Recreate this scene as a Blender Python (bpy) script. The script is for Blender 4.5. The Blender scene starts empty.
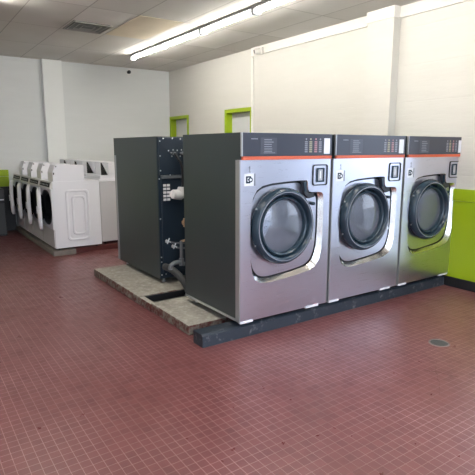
import bpy, math, random
from mathutils import Vector, Matrix
random.seed(7)
PI = math.pi
col = bpy.context.scene.collection

# ------------------------------------------------------------------ materials
def mat(name, color=(.8, .8, .8), rough=.5, metal=0., spec=.5, emit=None, estr=0.):
    m = bpy.data.materials.new(name); m.use_nodes = True
    b = m.node_tree.nodes['Principled BSDF']
    b.inputs['Base Color'].default_value = (*color, 1)
    b.inputs['Roughness'].default_value = rough
    b.inputs['Metallic'].default_value = metal
    b.inputs['Specular IOR Level'].default_value = spec
    if emit:
        b.inputs['Emission Color'].default_value = (*emit, 1)
        b.inputs['Emission Strength'].default_value = estr
    return m

def nd(m, t, **kw):
    n = m.node_tree.nodes.new(t)
    for k, v in kw.items():
        if k in n.inputs: n.inputs[k].default_value = v
        else: setattr(n, k, v)
    return n
def ln(m, a, b): m.node_tree.links.new(a, b)
def bsdf(m): return m.node_tree.nodes['Principled BSDF']
def coords(m, scale=(1, 1, 1), loc=(0, 0, 0), rot=(0, 0, 0)):
    tc = nd(m, 'ShaderNodeTexCoord'); mp = nd(m, 'ShaderNodeMapping')
    mp.inputs['Scale'].default_value = scale; mp.inputs['Location'].default_value = loc
    mp.inputs['Rotation'].default_value = rot
    ln(m, tc.outputs['Object'], mp.inputs['Vector']); return mp.outputs['Vector']
def noise(m, vec, scale, detail=3, rough=.55):
    n = nd(m, 'ShaderNodeTexNoise'); n.inputs['Scale'].default_value = scale
    n.inputs['Detail'].default_value = detail; n.inputs['Roughness'].default_value = rough
    ln(m, vec, n.inputs['Vector']); return n.outputs['Fac']
def ramp(m, fac, stops):
    r = nd(m, 'ShaderNodeValToRGB'); e = r.color_ramp.elements
    while len(e) < len(stops): e.new(.5)
    for i, (p, c) in enumerate(stops):
        e[i].position = p; e[i].color = (*c, 1) if len(c) == 3 else c
    ln(m, fac, r.inputs['Fac']); return r.outputs['Color']
def mixc(m, fac, a, b, mode='MIX'):
    n = nd(m, 'ShaderNodeMix', data_type='RGBA', blend_type=mode)
    for s, v in ((0, fac), (6, a), (7, b)):
        if isinstance(v, bpy.types.NodeSocket): ln(m, v, n.inputs[s])
        elif isinstance(v, (int, float)): n.inputs[s].default_value = v
        else: n.inputs[s].default_value = (*v, 1)
    return n.outputs[2]
def bump(m, h, strength=.3, dist=.002):
    b = nd(m, 'ShaderNodeBump'); b.inputs['Strength'].default_value = strength
    b.inputs['Distance'].default_value = dist
    ln(m, h, b.inputs['Height']); ln(m, b.outputs['Normal'], bsdf(m).inputs['Normal'])
def brick(m, vec, bw, rh, mortar, offset=0., smooth=.1):
    b = nd(m, 'ShaderNodeTexBrick'); b.offset = offset; b.squash = 1
    for k, v in (('Scale', 1.), ('Mortar Size', mortar), ('Mortar Smooth', smooth), ('Bias', 0.), ('Brick Width', bw), ('Row Height', rh)):
        b.inputs[k].default_value = v
    b.inputs['Color1'].default_value = (0, 0, 0, 1); b.inputs['Color2'].default_value = (1, 1, 1, 1)
    b.inputs['Mortar'].default_value = (.5, .5, .5, 1)
    ln(m, vec, b.inputs['Vector']); return b

M = {}
# floor: small red quarry mosaic with pale worn joints
m = M['floor'] = mat('red_mosaic_tile', rough=.4)
v = coords(m, loc=(1.0888, 1.128, 0)); bt = brick(m, v, .0514, .0522, .0016, smooth=.5)
v2 = coords(m)
n1 = noise(m, v2, 1.3, 5, .6); n2 = noise(m, v2, 9, 4, .6); n3 = noise(m, v2, .55, 3)
tile = mixc(m, bt.outputs['Color'], (.118, .034, .034), (.155, .047, .047))
tile = mixc(m, ramp(m, n1, [(.35, (0, 0, 0)), (.7, (1, 1, 1))]), tile, (.162, .056, .057))
tile = mixc(m, ramp(m, n2, [(.5, (0, 0, 0)), (.75, (.35, .35, .35))]), tile, (.095, .029, .031))
grout = mixc(m, ramp(m, n1, [(.3, (0, 0, 0)), (.62, (1, 1, 1))]), (.15, .065, .063), (.40, .25, .25))
c = mixc(m, bt.outputs['Fac'], tile, grout); ln(m, c, bsdf(m).inputs['Base Color'])
ln(m, ramp(m, n2, [(.3, (.27,) * 3), (.7, (.42,) * 3)]), bsdf(m).inputs['Roughness'])
inv = nd(m, 'ShaderNodeMath', operation='SUBTRACT'); inv.inputs[0].default_value = 1; ln(m, bt.outputs['Fac'], inv.inputs[1])
bump(m, inv.outputs[0], .25, .001)

# ceiling: lay-in panels 0.61 x 1.22
m = M['ceiling'] = mat('ceiling_tile', rough=.9, spec=.2)
v = coords(m, loc=(.73, -4.05 + 1.22 * 8, 0)); bt = brick(m, v, .61, 1.22, .006, smooth=.1)
v2 = coords(m)
base = mixc(m, bt.outputs['Color'], (.56, .55, .52), (.68, .67, .65))
base = mixc(m, ramp(m, noise(m, v2, 1.1, 4), [(.45, (0, 0, 0)), (.75, (.5, .5, .5))]), base, (.52, .50, .45))
c = mixc(m, bt.outputs['Fac'], base, (.35, .34, .32)); ln(m, c, bsdf(m).inputs['Base Color'])
bump(m, noise(m, v2, 120, 2), .25, .002)

def wallmat(name, colr, rot, strength=.5):
    m = mat(name, rough=.6, spec=.3)
    v = coords(m, rot=rot); bt = brick(m, v, .40, .1016, .010, offset=.5, smooth=1.)
    v2 = coords(m, scale=(1, 1, 7)); n = noise(m, v2, 1.6, 5, .6)
    c = mixc(m, n, colr, tuple(x * .93 for x in colr)); ln(m, c, bsdf(m).inputs['Base Color'])
    a = nd(m, 'ShaderNodeMath', operation='MULTIPLY_ADD'); ln(m, bt.outputs['Fac'], a.inputs[0]); a.inputs[1].default_value = -.16
    ln(m, n, a.inputs[2]); bump(m, a.outputs[0], strength, .012)
    return m
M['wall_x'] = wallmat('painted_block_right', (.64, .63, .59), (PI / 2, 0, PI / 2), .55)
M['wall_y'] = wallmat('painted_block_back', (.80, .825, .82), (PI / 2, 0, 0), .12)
def rough_paint(name, colr, rough=.45, amt=.12, sc=8, bstr=.1):
    m = mat(name, rough=rough); v = coords(m); n = noise(m, v, sc, 4)
    c = mixc(m, n, tuple(x * (1 + amt) for x in colr), tuple(x * (1 - amt) for x in colr)); ln(m, c, bsdf(m).inputs['Base Color'])
    bump(m, n, bstr, .003); return m
M['pilaster'] = rough_paint('white_pilaster_paint', (.90, .92, .91), .5, .02)
M['green'] = rough_paint('lime_green_paint', (.32, .455, .004), .5, .06, 3)
M['black_base'] = rough_paint('black_base_paint', (.012, .013, .016), .5)
M['white_trim'] = rough_paint('white_trim_paint', (.78, .77, .73), .5, .03)
M['grey_door'] = rough_paint('pale_grey_door_paint', (.62, .63, .64), .5, .03)
M['slate'] = rough_paint('slate_side_enamel', (.034, .046, .050), .38, .06, 1.5, .03)
M['navy'] = rough_paint('dark_blue_back_enamel', (.010, .021, .036), .45, .12, 3, .03)
M['console'] = mat('grey_blue_fascia', (.040, .047, .068), .3)
M['console_edge'] = mat('pale_fascia_edge', (.45, .46, .48), .35, .6)
M['panelgrey'] = mat('pale_grey_print', (.24, .26, .31), .35)
M['panelfaint'] = mat('faint_grey_print', (.062, .072, .098), .35)
M['orange'] = mat('orange_stripe', (.60, .115, .050), .4)
M['red_print'] = mat('red_print', (.42, .22, .25), .4)
M['yellow_print'] = mat('yellow_print', (.36, .35, .24), .4)
M['white_print'] = mat('white_print', (.80, .83, .88), .4)
M['black'] = mat('black_plastic', (.010, .011, .013), .4)
M['dark_gap'] = mat('black_gasket', (.018, .022, .028), .45)
M['ring'] = rough_paint('blue_grey_door_ring', (.020, .040, .060), .25, .06, 4, .02)
M['gasket'] = mat('dark_teal_gasket', (.026, .048, .068), .25)
M['chrome'] = mat('bright_chrome_bevel', (.74, .72, .68), .2, 1.)
M['bolt'] = mat('zinc_bolt', (.72, .74, .76), .3, .8)
M['pipe'] = rough_paint('grey_galvanised_pipe', (.13, .145, .16), .4, .2, 20)
M['white_pvc'] = mat('white_plastic_pipe', (.78, .78, .78), .35)
M['copper'] = mat('pale_brass_fitting', (.62, .42, .27), .4, .5)
M['white_enamel'] = rough_paint('white_appliance_enamel', (.80, .81, .85), .28, .015, 2, .0)
M['grey_enamel'] = rough_paint('light_grey_enamel', (.58, .58, .60), .35, .04, 2, .0)  # grey of small parts; also stands for shade on the white top-load bodies
M['cream_strip'] = mat('grey_white_control_strip', (.66, .66, .64), .4)
M['dark_display'] = mat('dark_display', (.02, .02, .02), .6, 0, .2)
M['alu'] = mat('aluminium_frame', (.55, .56, .57), .35, .8)
M['vent_paint'] = mat('dull_vent_paint', (.30, .29, .27), .6)
M['cream_tile'] = rough_paint('yellowed_ceiling_tile', (.64, .565, .43), .9, .12, 2)
M['strip'] = mat('grey_strip_housing', (.30, .30, .30), .5)
M['tube'] = mat('lit_tube', (1, 1, 1), .4, emit=(1., .95, .86), estr=70.)
M['bin'] = rough_paint('charcoal_bin_plastic', (.045, .048, .052), .45, .1)
M['asphalt'] = rough_paint('grey_pavement', (.40, .40, .43), .9)
M['stain'] = mat('dark_crack', (.035, .014, .014), .7)
M['drain'] = rough_paint('grey_metal_grate', (.07, .07, .06), .8, .3, 80)
M['drainrim'] = mat('pale_drain_collar', (.20, .16, .15), .9, 0, .1)

# brushed stainless
m = M['steel'] = mat('brushed_stainless', (.68, .70, .80), .3, 1.)
v = coords(m, scale=(1.2, 1, 160)); n = noise(m, v, 3, 3)
vb = coords(m, scale=(1, 1, 1.6)); nb = noise(m, vb, 1.7, 3)
ln(m, ramp(m, n, [(.3, (.27,) * 3), (.7, (.32,) * 3)]), bsdf(m).inputs['Roughness'])
a = nd(m, 'ShaderNodeMath', operation='MULTIPLY_ADD'); ln(m, nb, a.inputs[0]); a.inputs[1].default_value = 25.; mu = nd(m, 'ShaderNodeMath', operation='MULTIPLY'); ln(m, n, mu.inputs[0]); mu.inputs[1].default_value = .06; ln(m, mu.outputs[0], a.inputs[2])
bump(m, a.outputs[0], .25, .0004)
M['drum'] = mat('perforated_drum_steel', (.62, .63, .66), .32, .85)
m = M['drum']; v = coords(m); vo = nd(m, 'ShaderNodeTexVoronoi'); vo.inputs['Scale'].default_value = 34; ln(m, v, vo.inputs['Vector'])
ln(m, ramp(m, vo.outputs['Distance'], [(.18, (.06, .07, .08)), (.28, (.62, .63, .66))]), bsdf(m).inputs['Base Color'])
# thin glass: clear with fresnel reflection
def glassmat(name, tint, ior=1.5, rough=.03, haze=0.):
    m = bpy.data.materials.new(name); m.use_nodes = True; nt = m.node_tree; nt.nodes.clear()
    o = nd(m, 'ShaderNodeOutputMaterial'); t = nd(m, 'ShaderNodeBsdfTransparent'); g = nd(m, 'ShaderNodeBsdfGlossy')
    t.inputs['Color'].default_value = (*tint, 1); g.inputs['Roughness'].default_value = rough
    f = nd(m, 'ShaderNodeFresnel'); f.inputs['IOR'].default_value = ior
    x = nd(m, 'ShaderNodeMixShader'); ln(m, f.outputs[0], x.inputs[0]); ln(m, t.outputs[0], x.inputs[1]); ln(m, g.outputs[0], x.inputs[2])
    if haze:
        df = nd(m, 'ShaderNodeBsdfDiffuse'); df.inputs['Color'].default_value = (.50, .54, .62, 1)
        y = nd(m, 'ShaderNodeMixShader'); nz = noise(m, coords(m), 7, 4); r_ = ramp(m, nz, [(.3, (haze * .6,) * 3), (.7, (haze * 1.5,) * 3)])
        ln(m, r_, y.inputs[0]); ln(m, x.outputs[0], y.inputs[1]); ln(m, df.outputs[0], y.inputs[2]); ln(m, y.outputs[0], o.inputs['Surface']); return m
    ln(m, x.outputs[0], o.inputs['Surface']); return m
M['door_glass'] = glassmat('smoky_door_glass', (.86, .89, .94), 1.9, .10, .16)
M['window_glass'] = glassmat('clear_window_glass', (.93, .96, .97), 1.4, .01)
M['dark_glass'] = mat('black_door_glass', (.008, .009, .012), .08)

# concrete plinth: worn top, dark red painted flanks
m = M['concrete'] = mat('worn_concrete', rough=.85)
v = coords(m); n1 = noise(m, v, 5.5, 8, .75); n2 = noise(m, v, 22, 4, .6)
c = mixc(m, n1, (.10, .094, .075), (.56, .53, .46)); c = mixc(m, ramp(m, n2, [(.5, (0, 0, 0)), (.8, (.5,) * 3)]), c, (.60, .58, .52))
g = nd(m, 'ShaderNodeNewGeometry'); sx = nd(m, 'ShaderNodeSeparateXYZ'); ln(m, g.outputs['Normal'], sx.inputs[0])
side = ramp(m, n2, [(.40, (.11, .028, .025)), (.62, (.22, .20, .17))])
c = mixc(m, ramp(m, sx.outputs['Z'], [(.4, (0, 0, 0)), (.8, (1, 1, 1))]), side, c)
ln(m, c, bsdf(m).inputs['Base Color']); bump(m, n1, .6, .02)
m = M['curb'] = mat('chipped_slate_paint', rough=.5)
v = coords(m); n1 = noise(m, v, 14, 6, .7); n2 = noise(m, v, 3, 3)
c = mixc(m, n2, (.016, .024, .036), (.030, .040, .056)); c = mixc(m, ramp(m, n1, [(.57, (0, 0, 0)), (.68, (.5,) * 3)]), c, (.27, .27, .27))
ln(m, c, bsdf(m).inputs['Base Color']); bump(m, n1, .5, .006)
m = M['grey_slab'] = rough_paint('grey_concrete_slab', (.20, .18, .16), .8, .25, 12, .4)
M['dark_red'] = rough_paint('dark_red_painted_base', (.10, .022, .020), .55, .2, 10)

# ------------------------------------------------------------------ geometry helper
class MB:
    def __init__(s): s.v = []; s.f = []
    def add(s, vs, fs):
        o = len(s.v); s.v += [tuple(x) for x in vs]; s.f += [tuple(i + o for i in f) for f in fs]; return s
    def box(s, x0, x1, y0, y1, z0, z1, b=0.):
        if b <= 0:
            vs = [(x, y, z) for z in (z0, z1) for y in (y0, y1) for x in (x0, x1)]
            return s.add(vs, [(0, 2, 3, 1), (4, 5, 7, 6), (0, 1, 5, 4), (2, 6, 7, 3), (0, 4, 6, 2), (1, 3, 7, 5)])
        import bmesh
        bm = bmesh.new(); bmesh.ops.create_cube(bm, size=1)
        for w in bm.verts: w.co = Vector(((x0 + x1) / 2 + w.co.x * (x1 - x0), (y0 + y1) / 2 + w.co.y * (y1 - y0), (z0 + z1) / 2 + w.co.z * (z1 - z0)))
        bmesh.ops.bevel(bm, geom=bm.edges[:], offset=b, segments=2, profile=.5, affect='EDGES')
        bm.verts.index_update()
        s.add([w.co[:] for w in bm.verts], [[w.index for w in f.verts] for f in bm.faces]); bm.free(); return s
    def prism(s, pts, axis, a, b):       # polygon in the other two axes, extruded along axis
        def P(p, t): return {0: (t, p[0], p[1]), 1: (p[0], t, p[1]), 2: (p[0], p[1], t)}[axis]
        n = len(pts); vs = [P(p, a) for p in pts] + [P(p, b) for p in pts]
        fs = [tuple(range(n))[::-1], tuple(range(n, 2 * n))] + [(i, (i + 1) % n, (i + 1) % n + n, i + n) for i in range(n)]
        return s.add(vs, fs)
    def lathe(s, prof, c, axis=1, n=64, sx=1., sz=1.):   # prof: (radius, offset along axis); around axis through c
        vs = []; fs = []
        for r, t in prof:
            for i in range(n):
                a = 2 * PI * i / n; u, w = r * math.cos(a) * sx, r * math.sin(a) * sz
                vs.append({1: (c[0] + u, c[1] + t, c[2] + w), 2: (c[0] + u, c[1] + w, c[2] + t), 0: (c[0] + t, c[1] + u, c[2] + w)}[axis])
        for j in range(len(prof) - 1):
            for i in range(n): fs.append((j * n + i, j * n + (i + 1) % n, (j + 1) * n + (i + 1) % n, (j + 1) * n + i))
        return s.add(vs, fs)
    def disc(s, r, c, axis=1, n=48, t=.004): return s.lathe([(.0001, 0), (r, 0), (r, t), (.0001, t)], c, axis, n)
    def tube(s, pts, r, n=12):
        pts = [Vector(p) for p in pts]; vs = []; fs = []; up = None
        for i, p in enumerate(pts):
            d = (pts[min(i + 1, len(pts) - 1)] - pts[max(i - 1, 0)]).normalized()
            if up is None: up = d.orthogonal().normalized()
            up = (up - d * up.dot(d)).normalized(); q = d.cross(up)
            for k in range(n):
                a = 2 * PI * k / n; vs.append(p + (up * math.cos(a) + q * math.sin(a)) * (r[i] if isinstance(r, (list, tuple)) else r))
        for i in range(len(pts) - 1):
            for k in range(n): fs.append((i * n + k, i * n + (k + 1) % n, (i + 1) * n + (k + 1) % n, (i + 1) * n + k))
        fs.append(tuple(range(n))[::-1]); fs.append(tuple((len(pts) - 1) * n + k for k in range(n)))
        return s.add(vs, fs)
    def build(s, name, material, parent=None, smooth=False):
        import bmesh
        me = bpy.data.meshes.new(name); me.from_pydata(s.v, [], s.f)
        bm = bmesh.new(); bm.from_mesh(me); bmesh.ops.recalc_face_normals(bm, faces=bm.faces[:]); bm.to_mesh(me); bm.free()
        me.materials.append(material)
        o = bpy.data.objects.new(name, me); col.objects.link(o); o.parent = parent
        if smooth:
            me.shade_smooth()
            try: me.set_sharp_from_angle(angle=math.radians(35))
            except Exception: pass
        return o

def tag(o, label=None, cat=None, group=None, kind=None):
    for k, v in (('label', label), ('category', cat), ('group', group), ('kind', kind)):
        if v: o[k] = v
    return o
def thing(name, label, cat, loc=(0, 0, 0), rz=0, group=None):
    o = bpy.data.objects.new(name, None); col.objects.link(o); o.location = loc; o.rotation_euler.z = rz
    o.empty_display_size = .1
    return tag(o, label, cat, group)
def kids(o): return [c for c in bpy.data.objects if c.parent == o]
def copy_tree(o, parent=None):
    c = o.copy(); col.objects.link(c); c.parent = parent
    for ch in kids(o): copy_tree(ch, c)
    return c
def struct(name, mb, m, parent=None, smooth=False):
    o = mb.build(name, m, parent, smooth)
    if parent is None: o['kind'] = 'structure'
    return o
def wrap(p0, pts): return [p0] + pts

# ------------------------------------------------------------------ room
XL, XR, YF, YB, H = -4.6, 2.79, -4.6, 6.66, 3.05
struct('floor', MB().box(XL - .2, XR + .2, YF - .2, YB + .2, -.1, 0), M['floor'])
struct('ceiling', MB().box(XL - .2, XR + .2, YF - .2, YB + .2, H, H + .1), M['ceiling'])
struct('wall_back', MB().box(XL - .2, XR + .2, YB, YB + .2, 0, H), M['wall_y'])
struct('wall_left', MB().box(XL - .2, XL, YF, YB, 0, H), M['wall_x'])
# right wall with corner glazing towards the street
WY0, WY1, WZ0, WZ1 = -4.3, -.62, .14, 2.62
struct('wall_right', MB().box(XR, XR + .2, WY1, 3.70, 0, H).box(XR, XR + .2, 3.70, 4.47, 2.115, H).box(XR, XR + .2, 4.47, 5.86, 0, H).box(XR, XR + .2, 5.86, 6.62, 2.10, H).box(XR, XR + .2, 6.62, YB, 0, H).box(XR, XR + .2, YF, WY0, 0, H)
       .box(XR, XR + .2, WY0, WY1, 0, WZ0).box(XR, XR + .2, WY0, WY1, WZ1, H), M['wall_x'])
FX0, FX1 = -4.2, 2.5
struct('wall_front', MB().box(XL - .2, FX0, YF - .2, YF, 0, H).box(FX1, XR + .2, YF - .2, YF, 0, H)
       .box(FX0, FX1, YF - .2, YF, 0, WZ0).box(FX0, FX1, YF - .2, YF, WZ1, H), M['wall_y'])
def window(n, axis, a0, a1, div, pos):
    f = MB(); g = MB(); w = .05
    def bx(mb, s0, s1, z0, z1, d0, d1):
        mb.box(s0, s1, d0, d1, z0, z1) if axis == 0 else mb.box(d0, d1, s0, s1, z0, z1)
    bx(f, a0, a1, WZ0, WZ0 + w, pos - .04, pos + .04); bx(f, a0, a1, WZ1 - w, WZ1, pos - .04, pos + .04)
    for i in range(div + 1):
        c = a0 + (a1 - a0) * i / div; c = min(max(c, a0 + w / 2), a1 - w / 2); bx(f, c - w / 2, c + w / 2, WZ0 + w, WZ1 - w, pos - .04, pos + .04)
    e = struct('window_%d' % n, f, M['alu'])
    bx(g, a0 + w, a1 - w, WZ0 + w, WZ1 - w, pos - .004, pos + .004)
    g.build('pane', M['window_glass'], e)
window(1, 0, FX0, FX1, 4, YF - .1)
window(2, 1, WY0, WY1, 2, XR + .1)
struct('ground', MB().box(-40, 40, -60, YF - .2, -.16, -.12).box(XR + .2, 60, YF - .2, 30, -.16, -.12), M['asphalt'])

# wainscots and base
def wains(y0, y1): return MB().box(XR - .02, XR, y0, y1, .10, .93).box(XR - .026, XR, y0, y1, .934, 1.06)
struct('trim_1', wains(WY1 + 0, 3.55).box(XR - .02, XR, YF, WY1, .10, WZ0), M['green'])
struct('trim_2', MB().box(XL, -.466, YB - .02, YB, .1, .975).box(XL, -.466, YB - .03, YB, .98, 1.095), M['green'])
struct('baseboard_right', MB().box(XR - .028, XR, YF, 3.5, 0, .105), M['black_base'])
struct('baseboard_back', MB().box(XL, -.466, YB - .028, YB, 0, .1), M['black_base'])
# back wall pilaster, right wall pilaster, cornice box
struct('trim_3', MB().box(.225, .565, YB - .10, YB, 0, H), M['pilaster'])
struct('trim_4', MB().box(XR - .12, XR, .83, 1.21, 1.06, H), M['wall_x'])
struct('trim_5', MB().box(XR - .03, XR, YF, .82, H - .12, H).box(XR - .03, XR, 1.22, 3.68, H - .12, H).box(XR - .135, XR, .82, 1.22, H - .12, H), M['white_trim'])
struct('trim_6', MB().box(XR - .02, XR, 3.645, 3.685, 0, H - .14), M['white_trim'])
struct('trim_7', MB().box(XL, .225, YB - .012, YB, H - .055, H).box(.565, XR, YB - .012, YB, H - .055, H), M['wall_y'])
def doorway(n, y0, y1, z1):
    f = MB(); e = .012
    for (ya, yb_, za, zb_) in ((y0 - .03, y0 + .03, 0, z1 + .03), (y1 - .03, y1 + .03, 0, z1 + .03), (y0 + .03, y1 - .03, z1 - .03, z1 + .03)):
        f.box(XR - e, XR - .0005, ya, min(yb_, YB - .001), za, zb_)          # face trim
    f.box(XR, XR + .18, y0 + .0005, y0 + .03, 0, z1 - .0005).box(XR, XR + .18, y1 - .03, y1 - .0005, 0, z1 - .0005).box(XR, XR + .18, y0 + .03, y1 - .03, z1 - .03, z1 - .0005)
    o = struct('door_%d' % n, MB().box(XR + .11, XR + .15, y0 + .032, y1 - .032, .005, z1 - .032), M['grey_door'])
    f.build('door_frame', M['green'], o)
    MB().lathe([(.0001, 0), (.02, 0), (.02, -.03), (.03, -.045), (.02, -.06), (.0001, -.062)], (XR + .11, y0 + .15, 1.0), 0, 20).build('door_knob', M['bolt'], o, True)
doorway(1, 3.70, 4.47, 2.115)
doorway(2, 5.86, 6.62, 2.10)

# ------------------------------------------------------------------ ceiling lights
def light(x, y1, label):
    L = 1.16
    t = thing('ceiling_light', label, 'light', (x, y1 - L / 2, H), 0, 'fluorescent strips in two rows')
    h = L / 2
    MB().box(-.045, .035, -h, h, -.032, -.0045, .003).build('housing', M['strip'], t)
    for s in (0,):
        MB().tube([(s, -h + .03, -.060), (s, h - .03, -.060)], .0170).build('tube', M['tube'], t, True)
    for e in (-1, 1):
        MB().box(-.045, .045, e * (h - .015) - .013, e * (h - .015) + .013, -.092, -.0325, .003).build('lamp_holder', M['white_enamel'], t)
    return t
names = ['farthest fluorescent strip of the long row, its end nearest the far left corner',
         'second fluorescent strip from the far end of the long row',
         'third fluorescent strip from the far end of the long row',
         'fourth fluorescent strip from the far end, running out of the top of the photo']
for i in range(8):
    lab = names[i] if i < 4 else 'fluorescent strip of the long row above the viewer, beyond the top of the photo'
    light(1.42, 5.28 - i * 1.18, lab)
for i in range(6):
    light(-1.07, 3.16 - i * 1.2, 'fluorescent strip at the top left corner, the far end of the other row' if i == 0 else 'fluorescent strip of the left row, out of the photo behind the viewer')

struct('trim_9', MB().box(.497, 1.093, 2.837, 4.043, H - .004, H - .0002), M['cream_tile'])
# air diffuser
t = thing('ceiling_vent', 'dark louvred square air diffuser in the ceiling above the white machines', 'vent', (.16, 3.77, H))
a, b = .25, .25
MB().box(-a, a, -b, b, -.006, -.0005).build('backing', M['black'], t)
fr = MB()
for x0, x1, y0, y1 in ((-a, a, -b, -b + .008), (-a, a, b - .008, b), (-a, -a + .008, -b, b), (a - .008, a, -b, b)): fr.box(x0, x1, y0, y1, -.016, -.0065)
fr.build('frame', M['vent_paint'], t)
for k in range(3):
    s = .215 - k * .065; lv = MB()
    for (x0, y0, x1, y1) in ((-s, -s, s, -s), (s, -s, s, s), (s, s, -s, s), (-s, s, -s, -s)):
        q = s - .014
        X0, Y0, X1, Y1 = x0 * q / s, y0 * q / s, x1 * q / s, y1 * q / s
        lv.add([(x0, y0, -.016), (x1, y1, -.016), (X1, Y1, -.011), (X0, Y0, -.011), (x0, y0, -.013), (x1, y1, -.013), (X1, Y1, -.008), (X0, Y0, -.008)],
               [(0, 1, 2, 3), (7, 6, 5, 4), (0, 4, 5, 1), (1, 5, 6, 2), (2, 6, 7, 3), (3, 7, 4, 0)])
    lv.build('louvre', M['vent_paint'], t)

# wall cameras
t = thing('security_camera', 'small black camera ball high on the far back wall under the ceiling', 'camera', (1.885, YB - .013, 2.965))
MB().lathe([(.0001, 0), (.03, 0), (.03, -.02), (.0001, -.02)], (0, 0, 0), 1, 20).build('mount', M['black'], t, True)
MB().lathe([(.0001, -.085)] + [(.036 * math.sin(a), -.05 - .036 * math.cos(a)) for a in [i * PI / 8 for i in range(1, 8)]] + [(.0001, -.014)], (0, 0, 0), 1, 20).build('lens_ball', M['black'], t, True)
t = thing('security_camera', 'white camera on the right wall where the boxed cornice begins', 'camera', (XR - .0305, 3.40, 2.965))
MB().box(-.03, 0, -.05, .05, -.05, .05, .006).build('mount', M['white_trim'], t)
b = MB().tube([(-.03, 0, 0), (-.10, .05, -.01)], .042, 16).build('housing', M['white_trim'], t, True)
MB().tube([(-.0985, .049, -.0098), (-.112, .058, -.012)], .028, 16).build('lens', M['black'], b, True)

# floor drain and cracks
t = thing('floor_drain', 'round metal floor drain with a pale collar in the red tiles', 'drain', (1.24, -.918, 0))
MB().lathe([(.066, .0005), (.066, .003), (.076, .003), (.079, .0005)], (0, 0, 0), 2, 40).build('collar', M['drainrim'], t, True)
gr = MB().lathe([(.0001, .0005), (.065, .0005), (.065, .0022), (.0001, .0022)], (0, 0, 0), 2, 40)
gr.build('grate', M['drain'], t)
sl = MB()
for i in range(-3, 4):
    w = math.sqrt(.052 ** 2 - (i * .014) ** 2); sl.box(-w, w, i * .014 - .003, i * .014 + .003, .0023, .0029)
sl.build('slots', M['black'], t)
def crack(pts, w=.006):
    mb = MB()
    P = []
    for (x0, y0), (x1, y1) in zip(pts, pts[1:]):
        for k in range(8):
            q = k / 8; P.append((x0 + (x1 - x0) * q + random.uniform(-.006, .006), y0 + (y1 - y0) * q + random.uniform(-.006, .006)))
    P.append(pts[-1]); vs = []
    for i, (x, y) in enumerate(P):
        ww = w * random.uniform(.3, 1) * .5; vs += [(x - ww, y - ww * .5, .0006), (x + ww, y + ww * .5, .0006)]
    return mb.add(vs, [(2 * i, 2 * i + 1, 2 * i + 3, 2 * i + 2) for i in range(len(P) - 1)])
cr = crack([(.93, -1.10), (.775, -1.20), (.66, -1.30), (.52, -1.40)])
c2 = crack([(.735, -1.135), (.775, -1.20), (.83, -1.33)]); cr.add(c2.v, c2.f)
o = struct('trim_8', cr, M['stain'])

# ------------------------------------------------------------------ plinths
PH = .084
pl = MB()
def jag(x0, x1, y0, y1, z0, z1): pl.box(x0, x1, y0, y1, z0, z1, .008)
jag(-.29, 2.70, .30, 1.02, 0, PH); jag(-.305, 2.70, 1.26, 2.58, 0, PH)
jag(-.30, -.245, 1.0, 1.28, 0, PH * .93)
plo = pl.build('concrete_plinth', M['concrete'])
tag(plo, 'low worn concrete plinth with an open trough, under the big slate washers', 'plinth')
MB().box(-.245, 2.70, 1.0205, 1.2595, .0005, .012).box(-.245, 2.70, 1.251, 1.2595, .0125, .074).build('trough_floor', M['black_base'], plo)  # black floor plus added liner, the trough's shade put into the colour
cb = MB().prism([(.025, 0), (.165, 0), (.165, .100), (.045, .100), (.025, .088)], 0, -.322, 2.752)
cbo = cb.build('painted_curb', M['curb'])
tag(cbo, 'dark slate painted chipped curb running under the front edge of the three steel washers', 'curb')

# ------------------------------------------------------------------ big steel washers
WW, ZB, ZT = .925, .1385, 1.595
def outline():
    pts = [(.095, .80), (.098, .95), (.105, 1.04), (.122, 1.11), (.155, 1.165), (.21, 1.197), (.30, 1.213), (.45, 1.222), (.60, 1.226), (.66, 1.224),
           (.672, 1.215), (.676, 1.19), (.680, 1.15), (.690, 1.132), (.715, 1.126), (.80, 1.123), (.835, 1.117), (.850, 1.10), (.856, 1.05), (.858, .90), (.856, .75), (.848, .63), (.825, .545),
           (.78, .490), (.71, .462), (.55, .442), (.38, .428), (.26, .424), (.19, .434), (.145, .465), (.118, .515), (.103, .60), (.096, .70)]
    out = []
    n = len(pts)
    for i in range(n):          # resample every gap
        a, b = Vector(pts[i]), Vector(pts[(i + 1) % n]); k = max(1, int((b - a).length / .02))
        out += [a.lerp(b, j / k) for j in range(k)]
    return out
C0 = Vector((.46, .82))
def offset_in(pts, right, left, top, bottom):
    res = []
    n = len(pts)
    for i, p in enumerate(pts):
        d = (pts[(i + 2) % n] - pts[i - 2]).normalized(); nrm = Vector((-d.y, d.x))     # clockwise contour: inward is to the right
        if (C0 - p).dot(nrm) < 0: nrm = -nrm
        w = (right if nrm.x < 0 else left) * abs(nrm.x) + (top if nrm.y < 0 else bottom) * abs(nrm.y)
        res.append(p + nrm * w)
    for _ in range(3):
        res = [(res[i - 1] + res[i] * 2 + res[(i + 1) % n]) / 4 for i in range(n)]
    return res
def bridge(mb, A, ya, B, yb):
    n = len(A); mb.add([(p.x, ya, p.y) for p in A] + [(p.x, yb, p.y) for p in B], [(i, (i + 1) % n, (i + 1) % n + n, i + n) for i in range(n)])
def to_rect(p, x0, x1, z0, z1):
    d = p - C0; t = min(((x1 if d.x > 0 else x0) - C0.x) / d.x if abs(d.x) > 1e-6 else 9e9, ((z1 if d.y > 0 else z0) - C0.y) / d.y if abs(d.y) > 1e-6 else 9e9)
    return C0 + d * t
DC = (.418, .868)      # door centre
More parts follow.
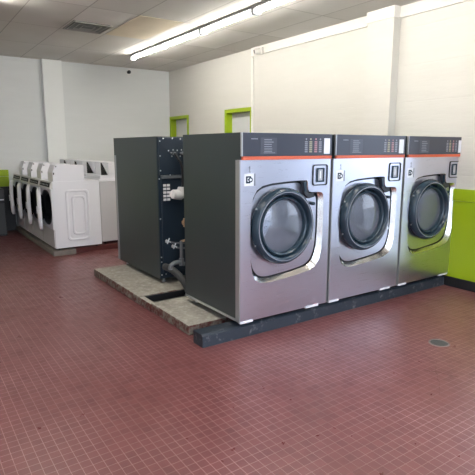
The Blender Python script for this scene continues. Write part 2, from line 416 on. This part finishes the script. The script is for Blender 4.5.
def make_washer(D, number, rear=False):
    t = thing('washing_machine', 'x', 'washing machine')
    # shell (open front)
    b = MB(); x0, x1 = 0., WW
    b.box(x0, x0 + .01, .05, D, ZB, ZT).box(x1 - .01, x1, .05, D, ZB, ZT).box(x0 + .01, x1 - .01, .05, D, ZT - .01, ZT).box(x0 + .01, x1 - .01, .05, D, ZB, ZB + .01)
    b.box(x0 + .01, x1 - .01, D - .01, D, ZB + .01, ZT - .01)
    b.box(x0, x0 + .01, -.002, .05, 1.3965, ZT).box(x1 - .01, x1, -.002, .05, 1.3965, ZT)
    b.build('body', M['slate'], t)
    # front panel with pressed recess
    A = outline(); f = MB(); fz0, fz1 = ZB, 1.395
    Rr = [to_rect(p, .004, WW - .004, fz0, fz1) for p in A]
    for cx, cz in ((.004, fz0), (WW - .004, fz0), (.004, fz1), (WW - .004, fz1)):
        i = min(range(len(Rr)), key=lambda i: (Rr[i] - Vector((cx, cz))).length); Rr[i] = Vector((cx, cz))
    bridge(f, Rr, 0, A, 0)
    bridge(f, Rr, 0, Rr, .055)
    f.build('front_panel', M['steel'], t)
    MB().box(-.006, -.0004, .06, D, ZB + .001, ZB + .020).build('base_rail', M['bolt'], t)
    # side return strips
    for sx in (0, WW): MB().box(sx - .004, sx + .004, .0005, .055, ZB, 1.395).build('side_strip', M['console_edge'], t)
    # chromed bevel then joint coloured black for the shade in the gap, then pressed floor around the drum opening
    B = offset_in(A, .038, .009, .004, .029); G = offset_in(B, .014, .010, .015, .012)
    bv = MB(); bridge(bv, A, 0, B, .030); bv.build('chrome_bevel', M['chrome'], t, True)
    gj = MB(); bridge(gj, B, .030, B, .052); bridge(gj, B, .052, G, .052); bridge(gj, G, .052, G, .034); gj.build('shadow_joint', M['dark_gap'], t)
    fl = MB(); n = len(G); circ = []
    for p in G:
        d = (p - Vector(DC)).normalized(); circ.append(Vector(DC) + d * .245)
    bridge(fl, G, .034, circ, .034); fl.build('recess_panel', M['steel'], t)
    # door: ring, gasket, glass
    c = (DC[0], 0, DC[1])
    ring = MB().lathe([(.250, .030), (.298, .030), (.307, .014), (.308, -.004), (.303, -.024), (.293, -.041), (.280, -.048), (.268, -.048), (.258, -.043), (.251, -.032), (.244, -.016), (.239, .018), (.250, .030)], c, 1, 96)
    do = ring.build('door', M['ring'], t, True)
    MB().lathe([(.2375, .018), (.236, -.022), (.228, -.030), (.218, -.022), (.213, .000), (.214, .040), (.232, .040), (.2375, .018)], c, 1, 80).build('gasket', M['gasket'], do, True)
    MB().lathe([(.0001, -.014), (.06, -.012), (.12, -.007), (.17, .000), (.2125, .010), (.2125, .014), (.12, -.003), (.0001, -.010)], c, 1, 72).build('door_glass', M['door_glass'], do, True)
    MB().lathe([(.271, -.0485), (.271, -.0505), (.276, -.0505), (.276, -.0485)], c, 1, 80).build('rim_line', M['panelgrey'], do, True)
    for (hx, hz) in ((.738, 1.030), (.738, .735)):
        MB().tube([(hx, .030, hz), (hx, -.012, hz)], .014, 16).build('hinge_pin', M['gasket'] if hz > .9 else M['bolt'], do, True)
    for az in (150, 205):
        a = math.radians(az); MB().tube([(DC[0] + .30 * math.cos(a), -.005, DC[1] + .30 * math.sin(a)), (DC[0] + .315 * math.cos(a), -.008, DC[1] + .315 * math.sin(a))], .007, 10).build('rivet', M['bolt'], do, True)
    # drum with lifters
    dr = MB().lathe([(.245, .034), (.243, .060), (.270, .10), (.275, .50), (.20, .54), (.06, .55), (.0001, .55)], c, 1, 64)
    d = dr.build('drum', M['drum'], t, True)
    for k in range(3):
        a = PI / 2 + k * 2 * PI / 3 + .4; u = Vector((math.cos(a), 0, math.sin(a))); w = Vector((-u.z, 0, u.x))
        P = []
        for y in (.13, .48):
            for rr, ww in ((.272, -.04), (.272, .04), (.20, 0)):
                P.append(Vector(c) + u * rr + w * ww + Vector((0, y, 0)))
        MB().add(P, [(0, 1, 2), (5, 4, 3), (0, 3, 4, 1), (1, 4, 5, 2), (2, 5, 3, 0)]).build('lifter', M['steel'], d)
    # handle block in the notch
    hb = MB().prism([(.615, 1.214), (.668, 1.216), (.672, 1.13), (.70, 1.117), (.745, 1.117), (.75, 1.085), (.69, 1.075), (.64, 1.12)], 1, .0, .033)
    hb.build('latch_block', M['dark_gap'], t)
    MB().prism([(.620, 1.210), (.640, 1.211), (.650, 1.130), (.632, 1.135)], 1, -.012, -.0005).build('latch_edge', M['ring'], t)
    # console
    MB().box(.0105, WW - .0105, -.020, .05, 1.422, ZT, .003).build('console', M['console'], t)
    MB().box(.0, .0104, -.0195, -.0022, 1.423, ZT - .001).build('console_edge', M['console_edge'], t)
    MB().box(.0105, WW - .0105, -.021, .05, 1.3955, 1.4215).build('orange_stripe', M['orange'], t)
    y = -.0205
    ip = MB().box(.170, .327, y - .0008, y, 1.437, 1.560); ipo = ip.build('instruction_panel', M['panelfaint'], t)
    bl = MB()
    for r in range(6):
        zz = 1.541 - r * .017; w = random.uniform(.07, .10)
        bl.box(.205, .205 + w, y - .0014, y - .0009, zz, zz + .006)
    bl.box(.20, .31, y - .0014, y - .0009, 1.445, 1.449).build('instruction_lines', M['panelgrey'], ipo)
    lg = MB()
    xx = .085
    for w in (.008, .005, .008, .006, .009, .005, .007): lg.box(xx, xx + w, y - .001, y, 1.546, 1.554); xx += w + .002
    lg.build('maker_mark', M['panelgrey'], t)
    cols = ((.612, 'panelgrey'), (.660, 'yellow_print'), (.716, 'red_print'), (.765, 'panelgrey'))
    for ci, (cx, mk) in enumerate(cols):
        w = .030
        q = MB()
        q.lathe([(.0001, 0), (.008, 0), (.008, -.001), (.0001, -.001)], (cx + w / 2, y - .0001, 1.553), 1, 12)
        for r in range(6): q.box(cx, cx + w, y - .001, y, 1.449 + r * .0155, 1.449 + r * .0155 + .010)
        q.build('programme_column', M[mk], t)
    MB().box(.822, .888, y - .003, y, 1.436, 1.562, .001).build('price_display', M['white_print'], t)
    # coin / card pocket on the right
    def rrect(x0, x1, z0, z1, r, n=6):
        P = []
        for cx, cz, a0 in ((x1 - r, z1 - r, 0), (x0 + r, z1 - r, 90), (x0 + r, z0 + r, 180), (x1 - r, z0 + r, 270)):
            for i in range(n + 1):
                a = math.radians(a0 + 90 * i / n); P.append(Vector((cx + r * math.cos(a), cz + r * math.sin(a))))
        return P
    o1, o2 = rrect(.722, .890, 1.177, 1.350, .022), rrect(.731, .881, 1.186, 1.341, .016)
    q = MB(); bridge(q, o1, 0, o1, -.007); bridge(q, o1, -.007, o2, -.007); bridge(q, o2, -.007, o2, -.0005); pk = q.build('coin_bezel', M['black'], t)
    o3, o4 = rrect(.768, .850, 1.205, 1.322, .006), rrect(.779, .838, 1.218, 1.309, .004)
    q = MB(); bridge(q, o3, -.0005, o3, -.010); bridge(q, o3, -.010, o4, -.010); bridge(q, o4, -.010, o4, -.002); q.build('coin_slot_frame', M['gasket'], pk)
    MB().box(.781, .836, -.004, -.0005, 1.220, 1.307).build('coin_slot_plate', M['console_edge'], pk)
    MB().box(.800, .812, -.0055, -.0042, 1.235, 1.295).build('coin_slot', M['white_print'], pk)
    # sticker on the left, and the hand-lettered number above it
    s = MB().box(.036, .125, -.0015, -.0003, 1.203, 1.294).build('sticker', M['white_print'] if number == 0 else M['console_edge'], t)
    g = MB().box(.052, .066, -.0022, -.0016, 1.222, 1.276).box(.066, .098, -.0022, -.0016, 1.264, 1.276).box(.066, .092, -.0022, -.0016, 1.222, 1.236).box(.070, .082, -.0022, -.0016, 1.243, 1.258)
    g.lathe([(.010, 0), (.019, 0), (.019, -.0006), (.010, -.0006)], (.096, -.0016, 1.248), 1, 24)
    g.build('sticker_print', M['gasket'], s)
    e = MB().box(.126, .140, -.0012, -.0003, 1.203, 1.294).build('sticker_border', M['panelgrey'], s)
    MB().box(.084, .091, -.001, -.0003, 1.310, 1.350).box(.078, .084, -.001, -.0003, 1.335, 1.343).box(.078, .097, -.001, -.0003, 1.303, 1.309).build('machine_number', M['panelgrey'], t)
    # feet
    for fx0, fx1 in ((0.002, .125), (.683, .832)):
        MB().box(fx0, fx1, -.004, .02, .128, .146, .002).build('front_bracket', M['white_enamel'], t)
    for fx in (.08, WW - .08):
        MB().lathe([(.0001, .1005), (.022, .1005), (.022, .11), (.010, .112), (.010, ZB), (.0001, ZB)], (fx, .10, 0), 2, 16).build('foot', M['bolt'], t, True)
        MB().lathe([(.0001, PH + .0005), (.022, PH + .0005), (.022, PH + .01), (.010, PH + .012), (.010, ZB), (.0001, ZB)], (fx, D - .08, 0), 2, 16).build('foot', M['bolt'], t, True)
    return t

w = make_washer(.878, 0)
w['label'] = 'nearest of the three steel front-load washers, its dark side panel showing'; w['group'] = 'front row of steel washers'
labs = ['middle one of the three steel front-load washers in the row', 'steel front-load washer at the right end of the row, against the lime wainscot']
for i in (1, 2):
    c = copy_tree(w); c.location = (.96 * i, 0, 0); c['label'] = labs[i - 1]

# the machine behind, seen from its side and back
D2 = 1.17
g = make_washer(D2, 1); g.name = 'washing_machine'
for ch in kids(g):        # its feet all stand on the concrete
    if ch.name.startswith('foot'):
        zmin = min(v.co.z for v in ch.data.vertices)
        if zmin > .09:
            ch.data = ch.data.copy()
            for v in ch.data.vertices:
                if v.co.z < .13: v.co.z -= .016
g.location = (.055 + WW, 1.54 + D2, 0); g.rotation_euler.z = PI
g['label'] = 'dark slate washer turned away, its blue back and pipes facing the front washers'
g['group'] = None; del g['group']
def B_(mb, name, m, smooth=False, parent=None):     # world coordinates -> local of the turned machine
    mb.v = [(.055 + WW - x, 1.54 + D2 - y, z) for x, y, z in mb.v]
    return mb.build(name, m, parent or g, smooth)
yb = 1.54
B_(MB().box(.060, .975, yb - .012, yb - .0005, .145, 1.59), 'back_panel', M['navy'])
B_(MB().box(.066, .970, yb - .045, yb - .0125, 1.215, 1.585, .004), 'upper_back_cover', M['navy'])
B_(MB().box(.085, .960, yb - .030, yb - .0125, .20, 1.175, .004), 'lower_back_cover', M['navy'])
B_(MB().box(.085, .300, yb - .060, yb - .0125, 1.180, 1.212, .003), 'ledge', M['pipe'])
bo = MB()
for z in (1.549, 1.405, 1.26, 1.176, .77, .37, .319, .182): bo.lathe([(.0001, -.006), (.006, -.005), (.008, 0)], (.072, yb - (.0455 if z > 1.21 else .0125), z), 1, 10)
for x, z in ((.11, 1.575), (.21, 1.575), (.30, 1.572), (.165, 1.455), (.215, 1.462), (.262, 1.458), (.31, 1.462), (.20, 1.40), (.295, 1.40)): bo.lathe([(.0001, -.006), (.006, -.005), (.008, 0)], (x, yb - .0455, z), 1, 10)
for x, z in ((.16, .215), (.17, 1.215), (.12, .185)): bo.lathe([(.0001, -.006), (.006, -.005), (.008, 0)], (x, yb - .0605 if z > 1 else yb - .0125, z), 1, 10)
B_(bo, 'bolts', M['bolt'], True)
vg = MB()
for cx in (.102, .143):
    for r in range(5): vg.box(cx, cx + .034, yb - .036, yb - .0305, .955 + r * .036, .955 + r * .036 + .024, .002)
B_(vg, 'vent_grille', M['white_pvc'])
for x in (.21, .32):
    hs = MB(); hs.tube([(x - .03, yb - .055, 1.430), (x + .03, yb - .055, 1.430)], .012, 12).tube([(x, yb - .046, 1.430), (x, yb - .075, 1.430)], .016, 12)
    B_(hs, 'inlet_valve', M['pipe'], True)
B_(MB().tube([(.22, yb - .07, 1.43), (.24, yb - .09, 1.39), (.275, yb - .09, 1.34), (.295, yb - .085, 1.27), (.30, yb - .08, 1.19), (.305, yb - .07, 1.12), (.31, yb - .04, 1.05)], .011, 12), 'inlet_hose', M['black'], True)
B_(MB().tube([(.34, yb - .07, 1.43), (.35, yb - .09, 1.38), (.345, yb - .085, 1.28), (.34, yb - .06, 1.20)], .011, 12), 'inlet_hose', M['black'], True)
B_(MB().tube([(.21, yb - .0305, 1.02), (.21, yb - .05, 1.02)], .04).tube([(.185, yb - .075, 1.023), (.22, yb - .075, 1.017), (.265, yb - .077, 1.015), (.292, yb - .08, 1.035), (.30, yb - .085, 1.075)], [.046, .050, .056, .058, .056], 20).tube([(.303, yb - .085, 1.07), (.304, yb - .085, 1.09)], .056, 20), 'elbow_pipe', M['white_pvc'], True)
# free-standing supply pipework and drain hose in the trough between the rows
p = thing('water_pipe', 'grey supply pipe with two small valves rising from the trough between the machine backs', 'pipe', (.10, 1.14, .0125))
def P_(mb, name, m): mb.v = [(x - .10, y - 1.14, z - .0125) for x, y, z in mb.v]; return mb.build(name, m, p, True)
P_(MB().tube([(.26, 1.14, .0130), (.26, 1.14, .30), (.23, 1.14, .355), (.16, 1.14, .365), (.10, 1.14, .375)], .02).tube([(.10, 1.14, .36), (.10, 1.14, .60)], .015).tube([(.10, 1.14, .40), (.03, 1.15, .392), (-.01, 1.155, .37), (-.015, 1.16, .33)], .021).tube([(.10, 1.14, .36), (.10, 1.14, .43)], .024), 'riser', M['pipe'])
P_(MB().tube([(.15, 1.14, .575), (.04, 1.15, .585), (-.03, 1.16, .605)], .009), 'branch', M['pipe'])
P_(MB().tube([(.15, 1.14, .525), (.07, 1.15, .535), (.02, 1.16, .55)], .009), 'branch', M['pipe'])
for x, z in ((-.045, .610), (.020, .555)):
    q = MB().tube([(x - .013, 1.155, z), (x + .016, 1.150, z)], .013).tube([(x, 1.15, z), (x, 1.125, z + .012)], .006)
    q.tube([(x - .024, 1.122, z + .022), (x + .024, 1.122, z - .006)], .006).tube([(x - .012, 1.122, z - .018), (x + .012, 1.122, z + .034)], .006)
    P_(q, 'valve', M['bolt'])
P_(MB().tube([(.12, 1.14, .775), (.20, 1.14, .785)], .022).tube([(.155, 1.14, .735), (.155, 1.14, .815)], .026).tube([(.155, 1.14, .60), (.155, 1.14, .735)], .010).tube([(.10, 1.14, .595), (.155, 1.14, .605)], .012), 'brass_tee', M['copper'])
h = thing('drain_hose', 'thick black corrugated hose curving down into the trough under the blue machine back', 'hose', (.06, 1.15, .0125))
pts = [(.02, .33, .27), (.04, .24, .262), (.06, .15, .235), (.085, .07, .18), (.105, .01, .11), (.115, -.01, .055)]
def spl(pts, n):
    out = []
    for i in range(len(pts) - 1):
        p0, p1, p2, p3 = [Vector(pts[min(max(i + k, 0), len(pts) - 1)]) for k in (-1, 0, 1, 2)]
        for j in range(n):
            t_ = j / n; out.append(.5 * ((2 * p1) + (p2 - p0) * t_ + (2 * p0 - 5 * p1 + 4 * p2 - p3) * t_ ** 2 + (3 * p1 - p0 - 3 * p2 + p3) * t_ ** 3))
    return out + [Vector(pts[-1])]
S_ = spl(pts, 10)
MB().tube(S_, [.033 + (.003 if i % 2 else 0) for i in range(len(S_))], 16).build('hose', M['bin'], h, True)
MB().lathe([(.0001, .0005), (.045, .0005), (.045, .035), (.0001, .035)], (.115, -.01, 0), 2, 20).build('drain_cup', M['pipe'], h, True)

# ------------------------------------------------------------------ white washers (front-loading row)
SW, SD, ZW = .645, .665, 1.027
def make_white():
    """local frame: front faces -Y, origin at the front left floor corner; x 0..SW, y 0..SD"""
    t = thing('front_load_washer', 'x', 'washing machine')
    z0 = .10
    MB().box(0, .012, .02, SD, z0, ZW).box(SW - .012, SW, .02, SD, z0, ZW).box(.012, SW - .012, .02, SD, ZW - .012, ZW).box(.012, SW - .012, .02, SD, z0, z0 + .012).box(.012, SW - .012, SD - .012, SD, z0 + .012, ZW - .012).build('body', M['white_enamel'], t)
    MB().box(.004, SW - .004, 0, .0195, z0 + .005, .36, .004).build('kick_panel', M['grey_enamel'], t)
    cp = MB().prism([(-.02, .928), (.0195, .928), (.0195, ZW - .002), (.004, ZW - .002)], 0, .003, SW - .003).build('control_strip', M['cream_strip'], t)
    # sloping dark display plates
    dx = MB()
    def slope(u): return (-.02 + .024 * u - .0012, .928 + (ZW - .002 - .928) * u)
    (ya, za), (yb_, zb_) = slope(.25), slope(.82)
    dx.add([(.06, ya, za), (SW - .05, ya, za), (SW - .05, yb_, zb_), (.06, yb_, zb_), (.06, ya + .001, za), (SW - .05, ya + .001, za), (SW - .05, yb_ + .001, zb_), (.06, yb_ + .001, zb_)],
           [(0, 1, 2, 3), (7, 6, 5, 4), (0, 4, 5, 1), (1, 5, 6, 2), (2, 6, 7, 3), (3, 7, 4, 0)])
    dp = dx.build('display', M['dark_display'], cp)
    for k in range(6):
        (y1, z1) = slope(.5); MB().lathe([(.0001, -.003), (.011, -.003), (.011, 0)], (.12 + k * .078, y1, z1), 1, 12).build('button', M['grey_enamel'], dp, True)
    # front panel with the drum opening; door ajar, hinged on the far side
    def sup(cx, cz, rx, rz, n=64, e=2.5):
        return [Vector((cx + rx * math.copysign(abs(math.cos(a)) ** (2 / e), math.cos(a)), cz + rz * math.copysign(abs(math.sin(a)) ** (2 / e), math.sin(a)))) for a in [2 * PI * i / n for i in range(n)]]
    cx, cz = .345, .655
    hole = sup(cx, cz, .272, .245); out = []
    for p in hole:
        d = p - Vector((cx, cz)); tt = min(((SW - .004 if d.x > 0 else .004) - cx) / d.x if abs(d.x) > 1e-6 else 9e9, ((.925 if d.y > 0 else .365) - cz) / d.y if abs(d.y) > 1e-6 else 9e9)
        out.append(Vector((cx, cz)) + d * tt)
    for ccx, ccz in ((.004, .365), (SW - .004, .365), (.004, .925), (SW - .004, .925)):
        i = min(range(len(out)), key=lambda i: (out[i] - Vector((ccx, ccz))).length); out[i] = Vector((ccx, ccz))
    fp = MB(); bridge(fp, out, -.004, hole, -.004); bridge(fp, out, -.004, out, .0195); fp.build('front_panel', M['white_enamel'], t)
    gk = MB(); i1, i2, i3 = sup(cx, cz, .235, .215), sup(cx, cz, .205, .190), sup(cx, cz, .225, .21)
    bridge(gk, hole, -.004, i1, .012); bridge(gk, i1, .012, i2, .03); bridge(gk, i2, .03, i3, .12); gk.build('gasket', M['black'], t, True)
    dr = MB(); bridge(dr, i3, .12, i3, .48); bridge(dr, i3, .48, sup(cx, cz, .01, .01), .50); dr.build('drum', M['dark_gap'], t, True)
    # the door itself, modelled closed then swung about its far edge
    dm = MB(); L = [(sup(.335, .640, .275, .285, e=4), -.004), (sup(.335, .640, .285, .295, e=4), -.020), (sup(.335, .640, .280, .290, e=4), -.045), (sup(.335, .640, .245, .255, e=4), -.060)]
    for (A_, ya_), (B1, yb1) in zip(L, L[1:]): bridge(dm, A_, ya_, B1, yb1)
    bridge(dm, L[-1][0], -.060, sup(.335, .655, .205, .205, e=2.2), -.060); bridge(dm, sup(.335, .655, .205, .205, e=2.2), -.060, sup(.335, .655, .205, .205, e=2.2), -.004)
    bridge(dm, sup(.335, .655, .205, .205, e=2.2), -.004, L[0][0], -.004)
    gm = MB(); prev = None
    for q, y in ((1, -.030), (.9, .000), (.7, .022), (.4, .032), (.01, .034)):
        cur = (sup(.335, .655, .203 * q, .203 * q, e=2.2), y)
        if prev: bridge(gm, prev[0], prev[1], cur[0], cur[1])
        prev = cur
    fm = MB(); bridge(fm, sup(.335, .655, .204, .204, e=2.2), -.052, sup(.335, .655, .002, .002, e=2), -.056)
    hm = MB().box(.578, .592, -.072, -.061, .60, .70, .003)
    th = math.radians(-13); px_, py_ = .050, -.012
    for k in (dm, gm, fm, hm):
        k.v = [(px_ + (x - px_) * math.cos(th) - (y - py_) * math.sin(th), py_ + (x - px_) * math.sin(th) + (y - py_) * math.cos(th), z) for x, y, z in k.v]
    d = dm.build('door', M['white_enamel'], t, True)
    gm.build('door_bowl', M['dark_glass'], d, True); fm.build('door_window', M['dark_glass'], d); hm.build('door_handle', M['grey_enamel'], d)
    # embossed side on the near side (local x = SW)
    def emb(y0, y1, z0_, z1_, dpt, w):
        P = []
        for (yy, zz, a0) in ((y1 - .06, z1_ - .05, 0), (y0 + .06, z1_ - .05, 90), (y0 + .06, z0_ + .05, 180), (y1 - .06, z0_ + .05, 270)):
            for i in range(7):
                a = math.radians(a0 + 15 * i); P.append((yy + .06 * math.cos(a), zz + .05 * math.sin(a)))
        cy, cz = (y0 + y1) / 2, (z0_ + z1_) / 2
        def sc(k, kz): return [(cy + (a - cy) * k, cz + (b - cz) * kz) for a, b in P]
        mb = MB(); rings = [(P, 0), (sc(1 - .3 * w, 1 - .12 * w), dpt), (sc(1 - .9 * w, 1 - .36 * w), dpt), (sc(1 - 1.2 * w, 1 - .5 * w), 0)]
        for (A, xa), (Bq, xb) in zip(rings, rings[1:]):
            n = len(A); mb.add([(SW + xa, *q) for q in A] + [(SW + xb, *q) for q in Bq], [(i, (i + 1) % n, (i + 1) % n + n, i + n) for i in range(n)])
        return mb
    s = emb(.18, .51, .19, .91, .011, .18); s2 = emb(.26, .46, .27, .83, .011, .24); s.add(s2.v, s2.f)
    s.build('embossed_side', M['white_enamel'], t, True)
    # payment box on top
    b = MB().prism([(.035, ZW + .0005), (.035, ZW + .12), (.075, 1.255), (.46, 1.243), (.46, ZW + .0005)], 0, SW - .285, SW - .015)
    b.build('payment_box', M['white_enamel'], t)
    MB().box(SW - .0150, SW - .0135, .042, .056, 1.12, 1.15).box(SW - .0150, SW - .0135, .078, .09, 1.222, 1.24).build('lock', M['dark_display'], t)
    for fx in (.05, SW - .05):
        for fy in (.07, SD - .06): MB().lathe([(.0001, .0715), (.02, .0715), (.02, .078), (.010, .08), (.010, .101), (.0001, .101)], (fx, fy, 0), 2, 14).build('foot', M['black'], t, True)
    return t
# row faces -X: rotate -90 deg; local x -> world -Y, local y -> +X
ww = make_white()
ry = [3.93, 4.595, 5.26, 5.925]
lab = ['nearest white front-load washer of the left row, its embossed side facing the viewer',
       'white front-load washer directly behind the nearest one in the left row',
       'third white front-load washer counted from the near end of the left row',
       'farthest white front-load washer, closest to the back wall and the charcoal cabinet']
for i, y in enumerate(ry):
    c = ww if i == 0 else copy_tree(ww)
    c.location = (-.40, y + SW, 0); c.rotation_euler.z = -PI / 2
    c['label'] = lab[i]; c['group'] = 'white front-load washers in the left row'

# local x runs to world -Y, so the near side of each machine is its local x = SW
sb = MB().box(-.43, -.12, 3.90, 6.60, 0, .071, .006).build('concrete_slab', M['grey_slab'])
tag(sb, 'low grey concrete slab under the fronts of the white washers', 'plinth')
rb = MB().box(-.1195, .99, 3.98, 6.60, 0, .071, .003).build('red_base', M['dark_red'])
tag(rb, 'dark red painted base under the backs of the white machines', 'plinth')

# ------------------------------------------------------------------ second white row, back to back with the first, facing right
def make_top():
    t = thing('top_load_washer', 'x', 'washing machine')
    W, D = .635, .66
    MB().box(0, W, 0, D, .105, 1.0, .010).build('body', M['grey_enamel'], t)  # white machine; the shade on its body is put into the grey colour
    MB().box(-.002, W + .002, -.004, D + .002, 1.0005, 1.035, .008).box(.004, W - .004, .28, .64, 1.0355, 1.090, .004).build('top_deck', M['white_enamel'], t)
    MB().box(.07, W - .07, .03, .27, 1.0355, 1.048, .004).build('lid', M['white_enamel'], t)
    # wedge shaped coin unit along the rear, dark end caps
    prof = [(.515, 1.0905), (.612, 1.275), (.62, 1.28), (.62, 1.0905)]
    co = MB().prism(prof, 0, .0255, .270).build('coin_unit', M['white_enamel'], t)
    for a, b in ((.012, .025), (.2705, .283)):
        MB().prism([(.522, 1.0915), (.606, 1.268), (.618, 1.268), (.618, 1.0915)], 0, a, b).build('end_cap', M['dark_display'], co)
    MB().box(.03, W - .06, .30, .505, 1.0905, 1.272, .008).build('payment_box', M['white_enamel'], t)
    for fx in (.05, W - .05):
        for fy in (.07, D - .06): MB().lathe([(.0001, .0715), (.02, .0715), (.02, .078), (.010, .08), (.010, .106), (.0001, .106)], (fx, fy, 0), 2, 14).build('foot', M['black'], t, True)
    return t
tp = make_top()
lab = ['nearest pale grey top-load washer, partly hidden behind the dark slate machine',
       'second top-load washer from the near end, its dark wedge-shaped coin unit above the white tops',
       'third top-load washer from the near end, its coin unit farther back and smaller',
       'farthest top-load washer of the right white row, by the back wall']
for i in range(4):
    c = tp if i == 0 else copy_tree(tp)
    y = 4.04 + i * .645
    if y + .655 > 6.65: break
    c.location = (.965, y, 0); c.rotation_euler.z = PI / 2; c['label'] = lab[i]; c['group'] = 'white top-load washers back to back with the front loaders'

# ------------------------------------------------------------------ dark cabinet at the left edge
t = thing('dark_cabinet', 'low charcoal cabinet at the left edge of the photo, under the lime green band', 'cabinet', (-.78, 6.32, 0))
MB().box(-.32, .125, -.25, .24, 0, .80, .006).box(-.32, .365, .2405, .30, 0, .80, .004).build('body', M['black'], t)
MB().box(-.31, .115, -.262, -.2505, .03, .555, .003).build('door', M['bin'], t)
dw = MB().box(-.31, .12, -.262, -.2505, .605, .785, .003).build('drawer', M['bin'], t)
MB().box(-.10, .11, -.285, -.2625, .610, .628, .003).build('handle', M['bolt'], dw)

# ------------------------------------------------------------------ world, camera, view
w = bpy.data.worlds.new('sky'); bpy.context.scene.world = w; w.use_nodes = True; nt = w.node_tree
bg = nt.nodes['Background']; tc = nt.nodes.new('ShaderNodeTexCoord'); sp = nt.nodes.new('ShaderNodeSeparateXYZ'); cr = nt.nodes.new('ShaderNodeValToRGB')
nt.links.new(tc.outputs['Generated'], sp.inputs[0]); nt.links.new(sp.outputs['Z'], cr.inputs['Fac']); nt.links.new(cr.outputs['Color'], bg.inputs['Color'])
e = cr.color_ramp.elements; e[0].position = 0.; e[0].color = (.80, .84, 1., 1); e[1].position = .5; e[1].color = (.80, .88, 1., 1)
bg.inputs['Strength'].default_value = 4.0
def portal(name, loc, rot, sx, sy):
    l = bpy.data.lights.new(name, 'AREA'); l.shape = 'RECTANGLE'; l.size = sx; l.size_y = sy; l.cycles.is_portal = True
    o = bpy.data.objects.new(name, l); o.location = loc; o.rotation_euler = rot; col.objects.link(o)
portal('window_daylight', ((FX0 + FX1) / 2, YF - .19, (WZ0 + WZ1) / 2), (PI / 2, 0, 0), FX1 - FX0, WZ1 - WZ0)
portal('window_daylight', (XR + .19, (WY0 + WY1) / 2, (WZ0 + WZ1) / 2), (PI / 2, 0, PI / 2), WY1 - WY0, WZ1 - WZ0)

cam = bpy.data.cameras.new('camera'); co = bpy.data.objects.new('camera', cam); col.objects.link(co)
yaw, pit, rol = math.radians(55.5838), math.radians(-10.4052), math.radians(.0508)
f = Vector((math.cos(yaw) * math.cos(pit), math.sin(yaw) * math.cos(pit), math.sin(pit)))
r = Vector((math.sin(yaw), -math.cos(yaw), 0)); u = r.cross(f)
r2 = r * math.cos(rol) + u * math.sin(rol); u2 = -r * math.sin(rol) + u * math.cos(rol)
mw = Matrix((r2, u2, -f)).transposed().to_4x4(); mw.translation = (-2.0632, -2.9783, 1.4836); co.matrix_world = mw
cam.sensor_width = 36; cam.lens = 487.98 / 475 * 36; cam.clip_start = .05
sc = bpy.context.scene; sc.camera = co
sc.view_settings.view_transform = 'Standard'; sc.view_settings.look = 'None'; sc.view_settings.gamma = 1; sc.view_settings.use_curve_mapping = False
sc.view_settings.exposure = .42
sc.cycles.use_denoising = True; sc.cycles.max_bounces = 8; sc.cycles.transparent_max_bounces = 12
